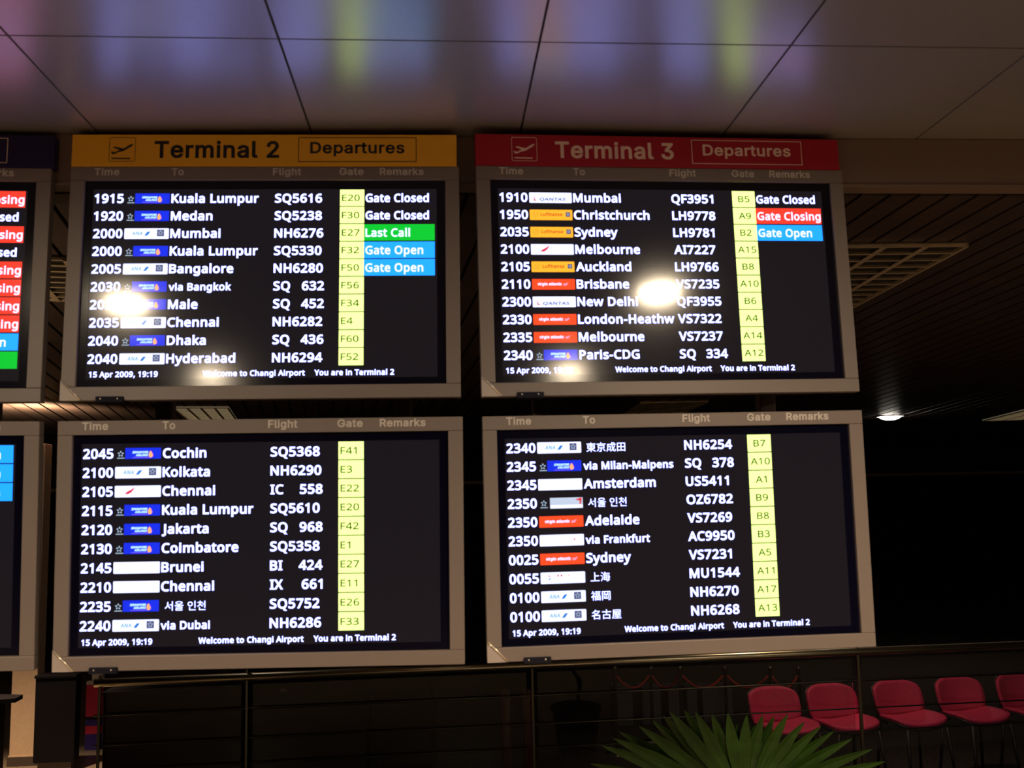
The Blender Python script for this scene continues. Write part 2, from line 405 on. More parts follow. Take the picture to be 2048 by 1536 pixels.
OUTLINES_SIGN = '''2623|88 0 88 65 388 389 428 449 441 511 436 546 403 600 344 629 308 632 237 616 211 596 191 569 175 498 90 498 97 557 119 609 152 651 197 683 250 703 369 703 421 683 464 653 497 613 517 565 524 513 510 437 421 306 210 78 536 78 536 0
3623|96 700 513 700 513 634 291 383 363 397 424 380 474 348 510 306 533 256 541 199 533 142 510 91 473 49 425 17 366 -3 238 -4 134 41 97 79 71 126 60 181 150 181 174 120 198 98 262 72 342 72 409 102 433 128 453 199 435 270 378 321 333 336 216 341 216 412 396 622 96 622
D691|83 700 83 0 171 0 171 2 400 11 482 42 548 94 596 163 625 250 635 351 625 452 596 538 549 607 485 658 405 690 171 698 171 700;437 111 374 87 171 79 171 622 304 622 379 613 440 589 487 550 522 496 542 430 549 351 542 272 521 205 487 151
F564|83 0 83 700 508 700 508 622 171 622 171 383 476 383 476 304 171 304 171 0
G716|65 247 95 159 143 88 206 35 282 2 370 -9 449 -1 518 26 576 68 620 125 648 194 658 352 389 352 389 274 570 274 564 220 515 128 425 79 308 81 253 105 207 145 172 199 150 268 142 350 150 432 172 501 207 555 252 595 306 619 365 627 434 617 513 566 561 480 653 480 618 573 555 646 468 693 418 705 280 698 205 665 142 612 95 541 65 453 55 350
R618|83 0 171 0 171 273 337 277 486 0 589 0 431 290 458 299 504 331 537 373 557 425 557 544 537 596 504 639 458 672 398 693 325 700 83 700;320 622 409 605 459 557 471 523 471 446 439 387 371 355 171 352 171 622
T617|353 0 265 0 265 622 44 622 44 700 574 700 574 622 353 622
a536|463 0 381 0 381 71 296 1 220 -12 130 7 66 61 42 148 46 189 80 247 172 290 347 316 376 334 379 350 376 383 352 428 302 452 205 443 162 414 138 377 56 401 108 476 183 517 267 529 362 512 421 473 458 399 463 346;379 261 161 207 130 171 126 144 140 99 205 65 278 67 314 81 342 102 375 158
e556|54 333 54 182 77 117 112 63 161 23 221 -3 292 -11 389 6 461 54 502 125 420 145 393 100 322 66 247 69 208 85 152 146 137 191 135 233 511 233 506 333 491 388 439 469 366 515 282 529 216 520 158 494 111 453 76 399;172 405 238 449 326 449 389 405 410 369 421 304 133 304 136 332
g585|513 522 513 -12 505 -74 482 -124 446 -161 345 -202 231 -203 145 -174 113 -152 70 -95 140 -56 187 -108 245 -131 342 -126 388 -103 418 -64 428 94 347 22 268 7 208 14 155 37 110 74 76 124 54 187 54 339 76 404 110 457 155 496 208 521 270 529 349 513 431 439 431 522;282 454 237 448 170 399 149 361 132 265 137 213 171 132 200 104 282 81 363 103 392 130 426 212 430 265 426 317 392 401 326 448
h564|72 0 72 700 156 700 156 396 141 396 170 457 209 498 257 521 313 529 406 507 442 480 469 441 486 392 491 331 491 0 407 0 399 378 376 419 338 444 289 453 221 437 174 389 156 312 156 0
i229|72 0 72 522 156 522 156 0;170 643 138 613 93 613 61 643 61 686 93 717 138 717 170 686
k524|72 0 156 0 156 192 214 241 404 0 512 0 276 298 496 522 391 522 166 291 156 291 156 700 72 700
l260|72 700 156 700 159 105 179 75 233 75 249 4 139 4 102 28 80 65 72 116
m839|766 0 682 0 682 349 674 398 650 430 616 449 576 455 515 440 475 399 465 372 461 0 377 0 370 397 348 428 315 448 274 455 192 423 161 366 156 0 72 0 72 522 154 522 148 406 182 476 208 500 268 528 354 523 395 496 425 456 442 405 464 472 524 516 561 527 644 526 718 487 761 407
n564|72 0 72 522 154 522 154 396 170 457 209 498 257 521 313 529 406 507 442 480 486 392 491 0 407 0 399 378 376 419 338 444 289 453 221 437 174 389 156 312 156 0
o571|353 521 411 495 459 455 494 401 517 334 517 183 494 117 459 63 411 23 353 -3 285 -11 219 -3 161 23 113 63 77 117 54 183 54 334 77 401 113 455 161 495 219 521 285 529;285 454 238 447 200 427 170 395 149 355 132 258 149 162 170 122 238 71 285 64 333 71 372 91 402 122 423 162 439 258 423 355 402 395 372 427 333 447
p584|72 -196 72 522 154 522 154 439 209 495 271 525 377 521 431 496 475 456 509 403 530 337 530 183 509 116 476 62 431 22 377 -3 316 -11 237 5 156 81 156 -196;303 64 348 71 385 90 414 121 435 160 451 261 435 359 414 399 348 447 303 454 259 448 193 400 159 315 155 261 159 206 193 119 222 89
r357|72 0 72 522 154 522 159 442 210 505 249 523 335 528 335 443 250 444 193 415 173 390 156 326 156 0
s502|154 5 85 52 49 130 129 147 145 109 171 83 249 62 298 68 336 86 361 111 364 166 325 202 143 256 99 286 73 327 64 377 71 419 89 456 158 510 257 529 349 513 411 467 446 399 369 381 334 434 302 452 215 452 157 412 155 355 198 319 378 266 421 236 447 196 456 147 449 103 430 65 358 9 250 -11
t313|280 522 280 450 9 450 9 522;89 648 173 648 177 105 206 73 278 74 293 2 232 -6 172 3 127 29 99 71 89 128
u564|491 522 491 0 410 0 410 126 393 64 354 23 306 1 251 -7 158 15 122 42 78 130 72 522 156 522 164 144 188 103 226 78 275 69 343 85 390 133 407 210 407 522
 258|'''


def outlines(text):
    d = {}
    for ln in text.split('\n'):
        head, body = ln[1:].split('|')
        d[ln[0]] = (int(head), [[float(k) for k in c.split()] for c in body.split(';') if c])
    return d


FACES = {'screen': outlines(OUTLINES_SCREEN), 'sign': outlines(OUTLINES_SIGN)}
_TXT = {}


def glyphs(s, weight, face='screen'):
    """Flat lettering as (points, faces); cap height 0.7, strokes thickened by weight on each side."""
    key = (s, weight, face)
    if key not in _TXT:
        if face == 'cjk':
            cu = bpy.data.curves.new('lettering', 'FONT')
            cu.body = s
            cu.resolution_u = 3
        else:
            cu = bpy.data.curves.new('lettering', 'CURVE')
            cu.dimensions = '2D'
            cu.fill_mode = 'FRONT'
            x = 0.0
            for ch in s:
                adv, cont = FACES[face][ch]
                for c in cont:
                    sp = cu.splines.new('POLY')
                    n = len(c) // 2
                    sp.points.add(n - 1)
                    for k in range(n):
                        sp.points[k].co = (x + c[2 * k] / 1000, c[2 * k + 1] / 1000, 0, 1)
                    sp.use_cyclic_u = True
                x += adv / 1000 + weight * 1.2
        cu.offset = weight
        o = bpy.data.objects.new('lettering', cu)
        C.objects.link(o)
        dg = bpy.context.evaluated_depsgraph_get()
        me = bpy.data.meshes.new_from_object(o.evaluated_get(dg))
        vs = [(q.co.x, q.co.y) for q in me.vertices]
        fs = [list(p.vertices) for p in me.polygons]
        bpy.data.objects.remove(o)
        bpy.data.curves.remove(cu)
        bpy.data.meshes.remove(me)
        _TXT[key] = (vs, fs)
    return _TXT[key]


CAP = 0.7
W, H = 1.1, 0.66952


def L(u, v, y=0.0):
    """A point of a board: u from its left edge, v down from its top edge, in metres."""
    return Vector((u - W / 2, y, H - v))


def write(mb, s, u, v, cap, mat, y, width=None, k=1.0, weight=0.029, align='l', shear=0.0, face='screen'):
    """Lettering whose left end stands at u (right end / middle for align r / c) and baseline at v."""
    vs, fs = glyphs(s, weight, face)
    sz = cap / (CAP + 2 * weight)
    x0, x1 = min(p[0] for p in vs), max(p[0] for p in vs)
    sx = width / (x1 - x0) if width else sz * k
    wd = (x1 - x0) * sx
    u0 = u if align == 'l' else (u - wd if align == 'r' else u - wd / 2)
    mb.add([L(u0 + (p[0] - x0) * sx + shear * (p[1] + weight) * sz, v - (p[1] + weight) * sz, y) for p in vs], fs, mat)
    return wd


def rect(mb, u0, u1, v0, v1, mat, y):
    mb.poly([L(u0, v1, y), L(u1, v1, y), L(u1, v0, y), L(u0, v0, y)], mat)


def pgon(mb, pts, mat, y):
    mb.poly([L(u, v, y) for u, v in pts], mat)


def rrect(mb, u0, u1, v0, v1, r, mat, y):
    p = []
    for cu_, cv_, a0 in ((u1 - r, v1 - r, 0), (u0 + r, v1 - r, 90), (u0 + r, v0 + r, 180), (u1 - r, v0 + r, 270)):
        for k in range(4):
            a = math.radians(a0 + 30 * k)
            p.append((cu_ + r * math.cos(a), cv_ + r * math.sin(a)))
    pgon(mb, p, mat, y)


# ------------------------------------------------------------------ lamps
def spot(parent, loc, power, col, size=150, blend=0.9, radius=0.07, direction=(0, 0, -1)):
    ld = bpy.data.lights.new('lamp_light', 'SPOT')
    ld.energy = power
    ld.color = col
    ld.spot_size = math.radians(size)
    ld.spot_blend = blend
    ld.shadow_soft_size = radius
    o = bpy.data.objects.new('lamp_light', ld)
    C.objects.link(o)
    o.parent = parent
    o.location = loc
    o.rotation_euler = Vector(direction).to_track_quat('-Z', 'Y').to_euler()
    return o


def downlight(x, y, z, label, power, r=0.085, glow='lamp_glow', size=150, group='recessed downlights', dome=0.0045):
    t = thing('downlight', label, 'ceiling light', (x, y, z), 0, group)
    MB().lathe([(r, -0.001), (r * 1.03, -0.010), (r * 1.25, -0.008), (r * 1.28, 0.0), (r, -0.001)], 'lamp_trim').build('trim_ring', t)
    m = MB()
    m.lathe([(0.0005, -dome), (r * 0.4, -dome * 0.9), (r * 0.75, -dome * 0.6), (r * 0.99, -0.003)], glow)
    m.build('lamp_lens', t)
    spot(t, (0, 0, -0.03 - dome), power, WARM, size, 0.9, r * 0.8)
    return t


# ------------------------------------------------------------------ the setting
m = MB()
g = 0.003
xs = [-0.98 + 0.613 * k for k in range(-11, 13)]
ys = [2.258 - 0.613 * k for k in range(0, 15)]
rows_y = [(2.258, 2.875)] + [(ys[i + 1], ys[i]) for i in range(len(ys) - 1)]
for (ya, yb) in rows_y:
    for xa, xb in zip(xs, xs[1:]):
        m.box(xa + g, xb - g, ya + g, yb - g, ZC, ZC + 0.02, 'ceiling_paint')
m.box(xs[0], xs[-1], ys[-1], 2.92, ZC + 0.012, ZC + 0.05, 'gap_dark')
structure('ceiling', m)

m = MB()
m.box(xs[0], xs[-1], 2.875, 2.915, 3.042, ZC, 'fascia_paint')
m.box(xs[0], xs[-1], 2.868, 2.93, 3.034, 3.043, 'fascia_paint')
structure('trim_1', m)

# slatted ceiling, its slats fanning out from a point behind the camera
CX, CY = 1.5, -13.4
m = MB()
da = 0.1 / 17.4
n0, n1 = int(-0.62 / da), int(0.66 / da)
for i in range(n0, n1):
    a0, a1 = (i + 0.075) * da, (i + 0.925) * da
    p = []
    for z in (ZS, ZS + 0.012):
        for (a, r) in ((a0, 16.34), (a1, 16.34), (a1, 42.0), (a0, 42.0)):
            rr = r / math.cos(a) if r < 20 else r
            p.append((CX + rr * math.sin(a), CY + rr * math.cos(a), z))
    m.add(p, [(0, 1, 2, 3), (7, 6, 5, 4), (0, 4, 5, 1), (1, 5, 6, 2), (2, 6, 7, 3), (3, 7, 4, 0)], 'slat_metal')
m.box(-14.2, 17.2, 2.93, 30, ZS + 0.04, ZS + 0.06, 'gap_dark')
structure('ceiling.001', m)

m = MB()
m.box(-14.2, 17.2, -7.2, 5.2, -0.1, 0.0, 'floor_stone')
m.box(-14.2, -2.75, 5.2, 30.2, -0.1, 0.0, 'floor_stone')
structure('floor', m)
m = MB()
m.box(-2.75, 17.2, 5.2, 30.2, -0.1, 0.0, 'floor_shaded')
structure('floor.001', m)
structure('wall_back', MB().box(-14.2, 17.2, 30.0, 30.2, 0.0, 3.3, 'wall_dark'))
structure('wall_left', MB().box(-14.2, -14.0, -7.2, 30.0, 0.0, 3.3, 'wall_dark'))
structure('wall_right', MB().box(17.0, 17.2, -7.2, 30.0, 0.0, 3.3, 'wall_dark'))
structure('wall_front', MB().box(-14.0, 17.0, -7.2, -7.0, 0.0, 3.3, 'wall_dark'))
zt = at_y(1900, 947, 20.0).z
m = MB()
m.box(-14.0, 17.0, 20.0, 20.3, zt, ZS, 'wall_dark')
m.box(-14.0, 17.0, 19.97, 20.0, zt - 0.03, zt + 0.03, 'soffit_trim')
structure('trim_2', m)


# ------------------------------------------------------------------ flight displays
ROW0, PITCH = 0.1033, 0.05136
DK, FK, GK = 1.035, 1.04, 1.22             # letter widths: destinations, flights, gates
REMARK_W = {'Gate Closed': 0.181, 'Gate Closing': 0.195, 'Gate Open': 0.1645, 'Last Call': 0.127}
YS, YC, YT, YU = 0.0120, 0.0112, 0.0104, 0.0098      # screen, cells, lettering, lettering on cells


def star(mb, cu_, cv_, r, mat, y):
    """The five-piece star emblem."""
    for k in range(5):
        a = -math.pi / 2 + k * 2 * math.pi / 5
        pts = []
        for (rr, da_) in ((1.0, 0.0), (0.62, 0.52), (0.34, 0.30), (0.40, -0.28), (0.66, -0.34)):
            pts.append((cu_ + r * rr * math.cos(a + da_), cv_ + r * rr * math.sin(a + da_)))
        pgon(mb, pts, mat, y)


def airline_logo(kind, b):
    """The coloured carrier plate of a row with baseline b."""
    m = MB()
    t, e = b - 0.0285, b + 0.0025
    u0, u1 = 0.1528, 0.2770
    if kind in ('sq', 'oz'):
        star(m, 0.1672, b - 0.0125, 0.0092, 'lit_star', YC)
        rect(m, 0.1575, 0.1778, b - 0.0022, b + 0.0002, 'lit_star', YC)
    if kind == 'sq':
        rect(m, 0.1795, u1 - 0.001, t, e - 0.001, 'lit_sq_blue', YC)
        write(m, 'SINGAPORE', 0.1985, b - 0.0135, 0.0062, 'lit_pale', YT, width=0.0425, weight=0.06, shear=0.15)
        write(m, 'AIRLINES', 0.2080, b - 0.0058, 0.0058, 'lit_pale', YT, width=0.0330, weight=0.06, shear=0.15)
        rect(m, 0.1995, 0.2470, b - 0.0030, b - 0.0013, 'lit_violet', YT)
        pgon(m, [(0.2440, b - 0.0045), (0.2432, b - 0.0120), (0.2455, b - 0.0175), (0.2490, b - 0.0205), (0.2520, b - 0.0150),
                 (0.2545, b - 0.0080), (0.2525, b - 0.0035), (0.2480, b - 0.0020)], 'lit_orange', YT)
        pgon(m, [(0.2490, b - 0.0205), (0.2528, b - 0.0150), (0.2553, b - 0.0080), (0.2530, b - 0.0035), (0.2515, b - 0.0090)], 'lit_pink', YU)
    elif kind == 'oz':
        rect(m, 0.1845, u1, t + 0.001, e, 'lit_ice', YC)
        rect(m, 0.1855, 0.2765, b - 0.0075, e - 0.0015, 'lit_white_box', YT)
        pgon(m, [(0.2550, b - 0.0215), (0.2745, b - 0.0275), (0.2715, b - 0.0085), (0.2672, b - 0.0090), (0.2680, b - 0.0180)], 'ink_crimson', YT)
    elif kind == 'ana':
        rrect(m, u0, u1, t, e, 0.0025, 'lit_white_box', YC)
        write(m, 'ANA', 0.1735, b - 0.0080, 0.0115, 'ink_ana', YT, width=0.0305, weight=0.05, shear=0.2)
        pgon(m, [(0.2085, b - 0.0070), (0.2175, b - 0.0190), (0.2262, b - 0.0190), (0.2172, b - 0.0070)], 'ink_ana_blue', YT)
        rect(m, 0.2440, 0.2640, b - 0.0245, b - 0.0050, 'ink_slate', YT)
        star(m, 0.2540, b - 0.0150, 0.0080, 'lit_star', YU)
    elif kind == 'qan':
        rrect(m, u0, u1, t, e, 0.0025, 'lit_white_box', YC)
        pgon(m, [(0.1655, b - 0.0175), (0.1672, b - 0.0160), (0.1690, b - 0.0075), (0.1770, b - 0.0045), (0.1660, b - 0.0035)], 'ink_crimson', YT)
        write(m, 'QANTAS', 0.1815, b - 0.0040, 0.0092, 'ink_navy', YT, width=0.0760, weight=0.03, shear=0.25)
    elif kind == 'lh':
        rrect(m, u0, u1, t, e, 0.0020, 'lit_yellow', YC)
        cu_, cv_ = 0.1685, b - 0.0135
        ring = [(math.cos(a), math.sin(a)) for a in (2 * math.pi * k / 20 for k in range(21))]
        for (a, c) in zip(ring, ring[1:]):
            pgon(m, [(cu_ + a[0] * 0.0070, cv_ + a[1] * 0.0070), (cu_ + c[0] * 0.0070, cv_ + c[1] * 0.0070),
                     (cu_ + c[0] * 0.0082, cv_ + c[1] * 0.0082), (cu_ + a[0] * 0.0082, cv_ + a[1] * 0.0082)], 'ink_ring', YT)
        pgon(m, [(cu_ - 0.0045, cv_ + 0.0018), (cu_ + 0.0010, cv_ - 0.0012), (cu_ + 0.0048, cv_ - 0.0012), (cu_ + 0.0012, cv_ + 0.0015)], 'ink_ring', YT)
        write(m, 'Lufthansa', 0.1845, b - 0.0095, 0.0100, 'ink_brown', YT, width=0.0625, weight=0.03)
        rect(m, 0.2575, 0.2705, b - 0.0210, b - 0.0075, 'ink_slate', YT)
        star(m, 0.2640, b - 0.0143, 0.0046, 'lit_ice', YU)
    elif kind == 'ai':
        rrect(m, u0, u1, t, e, 0.0020, 'lit_white_box', YC)
        pgon(m, [(0.1790, b - 0.0065), (0.1870, b - 0.0130), (0.1990, b - 0.0190), (0.2065, b - 0.0265), (0.2035, b - 0.0175),
                 (0.1975, b - 0.0105), (0.1900, b - 0.0060)], 'ink_crimson', YT)
        rect(m, 0.2040, 0.2560, b - 0.0035, b - 0.0022, 'ink_pale_red', YT)
        rect(m, 0.2050, 0.2400, b - 0.0105, b - 0.0095, 'ink_pale_red', YT)
    elif kind == 'vs':
        rrect(m, u0, u1, t, e, 0.0015, 'lit_vermilion', YC)
        write(m, 'virgin atlantic', 0.1680, b - 0.0095, 0.0085, 'lit_white_box', YT, width=0.0700, weight=0.05, shear=0.12)
        pgon(m, [(0.2420, b - 0.0100), (0.2440, b - 0.0155), (0.2490, b - 0.0150), (0.2580, b - 0.0185), (0.2540, b - 0.0110), (0.2470, b - 0.0080)], 'lit_pink', YT)
    elif kind == 'ac':
        rrect(m, u0, u1, t, e, 0.0025, 'lit_white_box', YC)
        pgon(m, [(0.2475, b - 0.0150), (0.2500, b - 0.0178), (0.2525, b - 0.0150), (0.2512, b - 0.0120), (0.2488, b - 0.0120)], 'ink_crimson', YT)
    elif kind == 'mu':
        rrect(m, u0, u1, t, e, 0.0025, 'lit_white_box', YC)
        pgon(m, [(0.1720, b - 0.0205), (0.1775, b - 0.0205), (0.1800, b - 0.0150), (0.1770, b - 0.0165)], 'ink_crimson', YT)
        pgon(m, [(0.1800, b - 0.0150), (0.1795, b - 0.0090), (0.1745, b - 0.0065), (0.1770, b - 0.0120)], 'ink_ana_blue', YT)
        for cu_ in (0.1990, 0.2085, 0.2290):
            rect(m, cu_, cu_ + 0.0045, b - 0.0215, b - 0.0165, 'ink_pale_red' if cu_ > 0.22 else 'ink_crimson', YT)
    else:
        rrect(m, u0, u1, t, e, 0.0020, 'lit_white_box', YC)
    return m


REMARK = {'Gate Closed': None, 'Gate Closing': 'lit_red', 'Last Call': 'lit_green', 'Gate Open': 'lit_cyan'}
POSES = {   # centre, and the axes right / into the picture / up
    'T2u': ((-0.4901, 2.8018, 2.7361), ((0.99955, 0.02937, 0.00635), (-0.0295, 0.99934, 0.02111), (-0.00573, -0.02129, 0.99976))),
    'T2l': ((-0.4902, 2.7826, 2.0091), ((0.9991, 0.04214, 0.00431), (-0.04192, 0.99824, -0.04192), (-0.00606, 0.0417, 0.99911))),
    'T3u': ((0.6621, 2.7898, 2.7337), ((0.99901, -0.04382, -0.00727), (0.04401, 0.99863, 0.02829), (0.00602, -0.02858, 0.99957))),
    'T3l': ((0.6676, 2.7909, 2.0099), ((0.99956, -0.02931, -0.00469), (0.02925, 0.99949, -0.01246), (0.00505, 0.01231, 0.99991))),
}


def rxyz(rx, ry, rz):
    return Matrix.Rotation(math.radians(rx), 3, 'X') @ Matrix.Rotation(math.radians(ry), 3, 'Y') @ Matrix.Rotation(math.radians(rz), 3, 'Z')


POSES['T1u'] = ((-1.6479, 2.82, 2.7417), rxyz(-1.03, 0.26, 1.35))
POSES['T1l'] = ((-1.6426, 2.8145, 2.0212), rxyz(3.99, 0.8, 0.49))


def place(o, key):
    c, R = POSES[key]
    R = Matrix(R)
    o.matrix_world = Matrix.Translation(Vector(c) - R @ Vector((0, 0, H / 2))) @ R.to_4x4()


def make_frame(t):
    m = MB()
    a, b_, c, d = 0.0395, 1.0600, 0.0390, 0.6305
    s = 0.0006
    for (u0, u1, v0, v1) in ((0, W, 0, c - s), (0, W, d + s, H), (0, a, c, d), (b_, W, c, d)):
        p0, p1 = L(u0, v1), L(u1, v0)
        m.rbox(p0.x, p1.x, 0.0, 0.034, p0.z, p1.z, 'frame_metal', 0.0015)
    fr_ = m.build('frame', t)
    for (s_, u, wd) in (('Time', 0.0662, 0.0700), ('To', 0.2825, 0.0345), ('Flight', 0.5685, 0.0800), ('Gate', 0.7575, 0.0690), ('Remarks', 0.8730, 0.1255)):
        m = MB()
        write(m, s_, u, 0.0252, 0.0215, 'label_paint', -0.0004, width=wd, weight=0.03, face='sign')
        m.build('heading_lettering', fr_)


def make_display(key, label, rows, gate_mid=False, foot=True, clip=True):
    t = thing('flight_display', label, 'flight information display', group='flight displays')
    make_frame(t)
    m = MB()
    p0, p1 = L(0.075, H - 0.02), L(W - 0.075, 0.055)
    m.box(p0.x, p1.x, 0.036, 0.20, p0.z, p1.z, 'housing_black')
    m.build('housing', t)
    m = MB()
    for (u0, u1, v0, v1) in ((0.036, 1.063, 0.036, 0.0625), (0.036, 1.063, 0.610, 0.634), (0.036, 0.0615, 0.0625, 0.610), (1.0350, 1.063, 0.0625, 0.610)):
        p0, p1 = L(u0, v1), L(u1, v0)
        m.box(p0.x, p1.x, 0.0105, 0.03, p0.z, p1.z, 'bezel_black')
    m.build('bezel', t)
    m = MB()
    p0, p1 = L(0.0612, 0.6103), L(1.0353, 0.0622)
    m.box(p0.x, p1.x, YS, 0.03, p0.z, p1.z, 'screen_glass')
    m.build('screen', t)
    def line(name, parent, *args, **kw):
        m = MB()
        write(m, *args, **kw)
        m.build(name, parent)

    for i, (tm, lg, dst, fl, gt, rem) in enumerate(rows):
        b = ROW0 + PITCH * i
        row = bpy.data.objects.new('flight_row', None)
        C.objects.link(row)
        row.parent = t
        row.empty_display_size = 0.01
        if tm:
            line('departure_time', row, tm, 0.0660, b, 0.0268, 'lit_white', YT, width=0.0815)
        if dst:
            if ord(dst[0]) > 0x2000:
                vs, fs = glyphs(dst, 0.0, 'cjk')
                sz = 0.0278
                x0 = min(p[0] for p in vs)
                m = MB()
                m.add([L(0.2920 + (p[0] - x0) * sz * 1.03, b - (p[1] + 0.06) * sz, YT) for p in vs], fs, 'lit_white')
                m.build('destination', row)
            elif dst.startswith('via'):
                line('destination', row, dst, 0.2815, b - 0.001, 0.0218, 'lit_white', YT, k=DK * 0.97)
            else:
                line('destination', row, dst, 0.2815, b, 0.0265, 'lit_white', YT, k=DK)
        if fl:
            a, n = fl
            if len(n) == 4:
                line('flight_number', row, a + n, 0.5735, b, 0.0265, 'lit_white', YT, k=FK)
            else:
                line('carrier_code', row, a, 0.5735, b, 0.0265, 'lit_white', YT, k=FK)
                line('flight_number', row, n, 0.7155, b, 0.0265, 'lit_white', YT, k=FK, align='r')
        if lg:
            airline_logo(lg, b).build('airline_logo', row)
        if gt:
            m = MB()
            rect(m, 0.7585, 0.8275, b - 0.0388, b + 0.0098, 'lit_gate', YC)
            if gate_mid:
                write(m, gt, 0.7935, b - 0.0045, 0.0192, 'ink_gate', YT, k=GK, weight=0.016, align='c')
            else:
                write(m, gt, 0.7640, b - 0.0045, 0.0192, 'ink_gate', YT, k=GK, weight=0.016)
            m.build('gate_cell', row)
        if rem:
            m = MB()
            if REMARK[rem]:
                rect(m, 0.8278, 1.0288, b - 0.0385, b + 0.0096, REMARK[rem], YC)
            write(m, rem, 0.8315, b - 0.0012, 0.0248, 'lit_white_box' if REMARK[rem] else 'lit_white', YT, width=REMARK_W[rem])
            m.build('remark', row)
    if foot:
        ft = bpy.data.objects.new('footer_line', None)
        C.objects.link(ft)
        ft.parent = t
        ft.empty_display_size = 0.01
        line('date_and_time', ft, '15 Apr 2009, 19:19', 0.0712, 0.6036, 0.0160, 'lit_white', YT, width=0.1885)
        line('welcome_text', ft, 'Welcome to Changi Airport', 0.3830, 0.6036, 0.0160, 'lit_white', YT, width=0.2820)
        line('location_text', ft, 'You are in Terminal 2', 0.6915, 0.6036, 0.0160, 'lit_white', YT, width=0.2220)
    m = MB()
    m.prism([L(0.0, 0.6130, 0.0), L(0.0, H, 0.0), L(0.0570, H, 0.0)], (0, -0.002, 0), 'corner_paint')
    m.build('corner_plate', t, 'pale triangular corner plate')
    m = MB()
    m.tube([L(0.0015, 0.6135, -0.003), L(0.0560, H - 0.0012, -0.003)], 0.0028, 'edge_polish', 8)
    m.build('corner_edge', t, 'bright diagonal edge of the corner plate')
    if clip:
        m = MB()
        p0, p1 = L(0.0985, H + 0.006), L(0.1735, H - 0.0105)
        m.rbox(p0.x, p1.x, -0.008, 0.05, p0.z, p1.z, 'clip_black', 0.0015)
        cl = m.build('mounting_clip', t, 'black clip under the frame')
        for u in (0.112, 0.158):
            m = MB()
            q = L(u, H - 0.004, -0.0085)
            m.lathe([(0.0002, 0.0012), (0.0022, 0.001), (0.0026, 0.0)], 'screw_steel', Matrix.Translation(q) @ Matrix.Rotation(math.pi / 2, 4, 'X'), 10)
            m.build('screw', cl)
    place(t, key)
    return t


def R_(tm, lg, dst, fl, gt, rem=None):
    return (tm, lg, dst, (fl[:2], fl[2:].strip()), gt, rem)


T2U = [R_('1915', 'sq', 'Kuala Lumpur', 'SQ5616', 'E20', 'Gate Closed'), R_('1920', 'sq', 'Medan', 'SQ5238', 'F30', 'Gate Closed'),
       R_('2000', 'ana', 'Mumbai', 'NH6276', 'E27', 'Last Call'), R_('2000', 'sq', 'Kuala Lumpur', 'SQ5330', 'F32', 'Gate Open'),
       R_('2005', 'ana', 'Bangalore', 'NH6280', 'F50', 'Gate Open'), R_('2030', 'sq', 'via Bangkok', 'SQ 632', 'F56'),
       R_('2035', 'sq', 'Male', 'SQ 452', 'F34'), R_('2035', 'ana', 'Chennai', 'NH6282', 'E4'),
       R_('2040', 'sq', 'Dhaka', 'SQ 436', 'F60'), R_('2040', 'ana', 'Hyderabad', 'NH6294', 'F52')]
T2L = [R_('2045', 'sq', 'Cochin', 'SQ5368', 'F41'), R_('2100', 'ana', 'Kolkata', 'NH6290', 'E3'), R_('2105', 'ai', 'Chennai', 'IC 558', 'E22'),
       R_('2115', 'sq', 'Kuala Lumpur', 'SQ5610', 'E20'), R_('2120', 'sq', 'Jakarta', 'SQ 968', 'F42'), R_('2130', 'sq', 'Coimbatore', 'SQ5358', 'E1'),
       R_('2145', 'blank', 'Brunei', 'BI 424', 'E27'), R_('2210', 'blank', 'Chennai', 'IX 661', 'E11'),
       R_('2235', 'sq', '\uc11c\uc6b8 \uc778\ucc9c', 'SQ5752', 'E26'), R_('2240', 'ana', 'via Dubai', 'NH6286', 'F33')]
T3U = [R_('1910', 'qan', 'Mumbai', 'QF3951', 'B5', 'Gate Closed'), R_('1950', 'lh', 'Christchurch', 'LH9778', 'A9', 'Gate Closing'),
       R_('2035', 'lh', 'Sydney', 'LH9781', 'B2', 'Gate Open'), R_('2100', 'ai', 'Melbourne', 'AI7227', 'A15'),
       R_('2105', 'lh', 'Auckland', 'LH9766', 'B8'), R_('2110', 'vs', 'Brisbane', 'VS7235', 'A10'), R_('2300', 'qan', 'New Delhi', 'QF3955', 'B6'),
       R_('2330', 'vs', 'London-Heathw', 'VS7322', 'A4'), R_('2335', 'vs', 'Melbourne', 'VS7237', 'A14'), R_('2340', 'sq', 'Paris-CDG', 'SQ 334', 'A12')]
T3L = [R_('2340', 'ana', '\u6771\u4eac\u6210\u7530', 'NH6254', 'B7'), R_('2345', 'sq', 'via Milan-Malpens', 'SQ 378', 'A10'),
       R_('2345', 'blank', 'Amsterdam', 'US5411', 'A1'), R_('2350', 'oz', '\uc11c\uc6b8 \uc778\ucc9c', 'OZ6782', 'B9'),
       R_('2350', 'vs', 'Adelaide', 'VS7269', 'B8'), R_('2350', 'ac', 'via Frankfurt', 'AC9950', 'B3'), R_('0025', 'vs', 'Sydney', 'VS7231', 'A5'),
       R_('0055', 'mu', '\u4e0a\u6d77', 'MU1544', 'A11'), R_('0100', 'ana', '\u798f\u5ca1', 'NH6270', 'A17'),
       R_('0100', 'ana', '\u540d\u53e4\u5c4b', 'NH6268', 'A13')]
N_ = (None, None, None, None, None)
T1U = [N_ + (r,) for r in ('Gate Closing', 'Gate Closed', 'Gate Closing', 'Gate Closed', 'Gate Closing', 'Gate Closing', 'Gate Closing',
                           'Gate Closing', 'Gate Open', 'Last Call')]
T1L = [N_ + (r,) for r in ('Gate Open', 'Gate Open', 'Gate Open')]

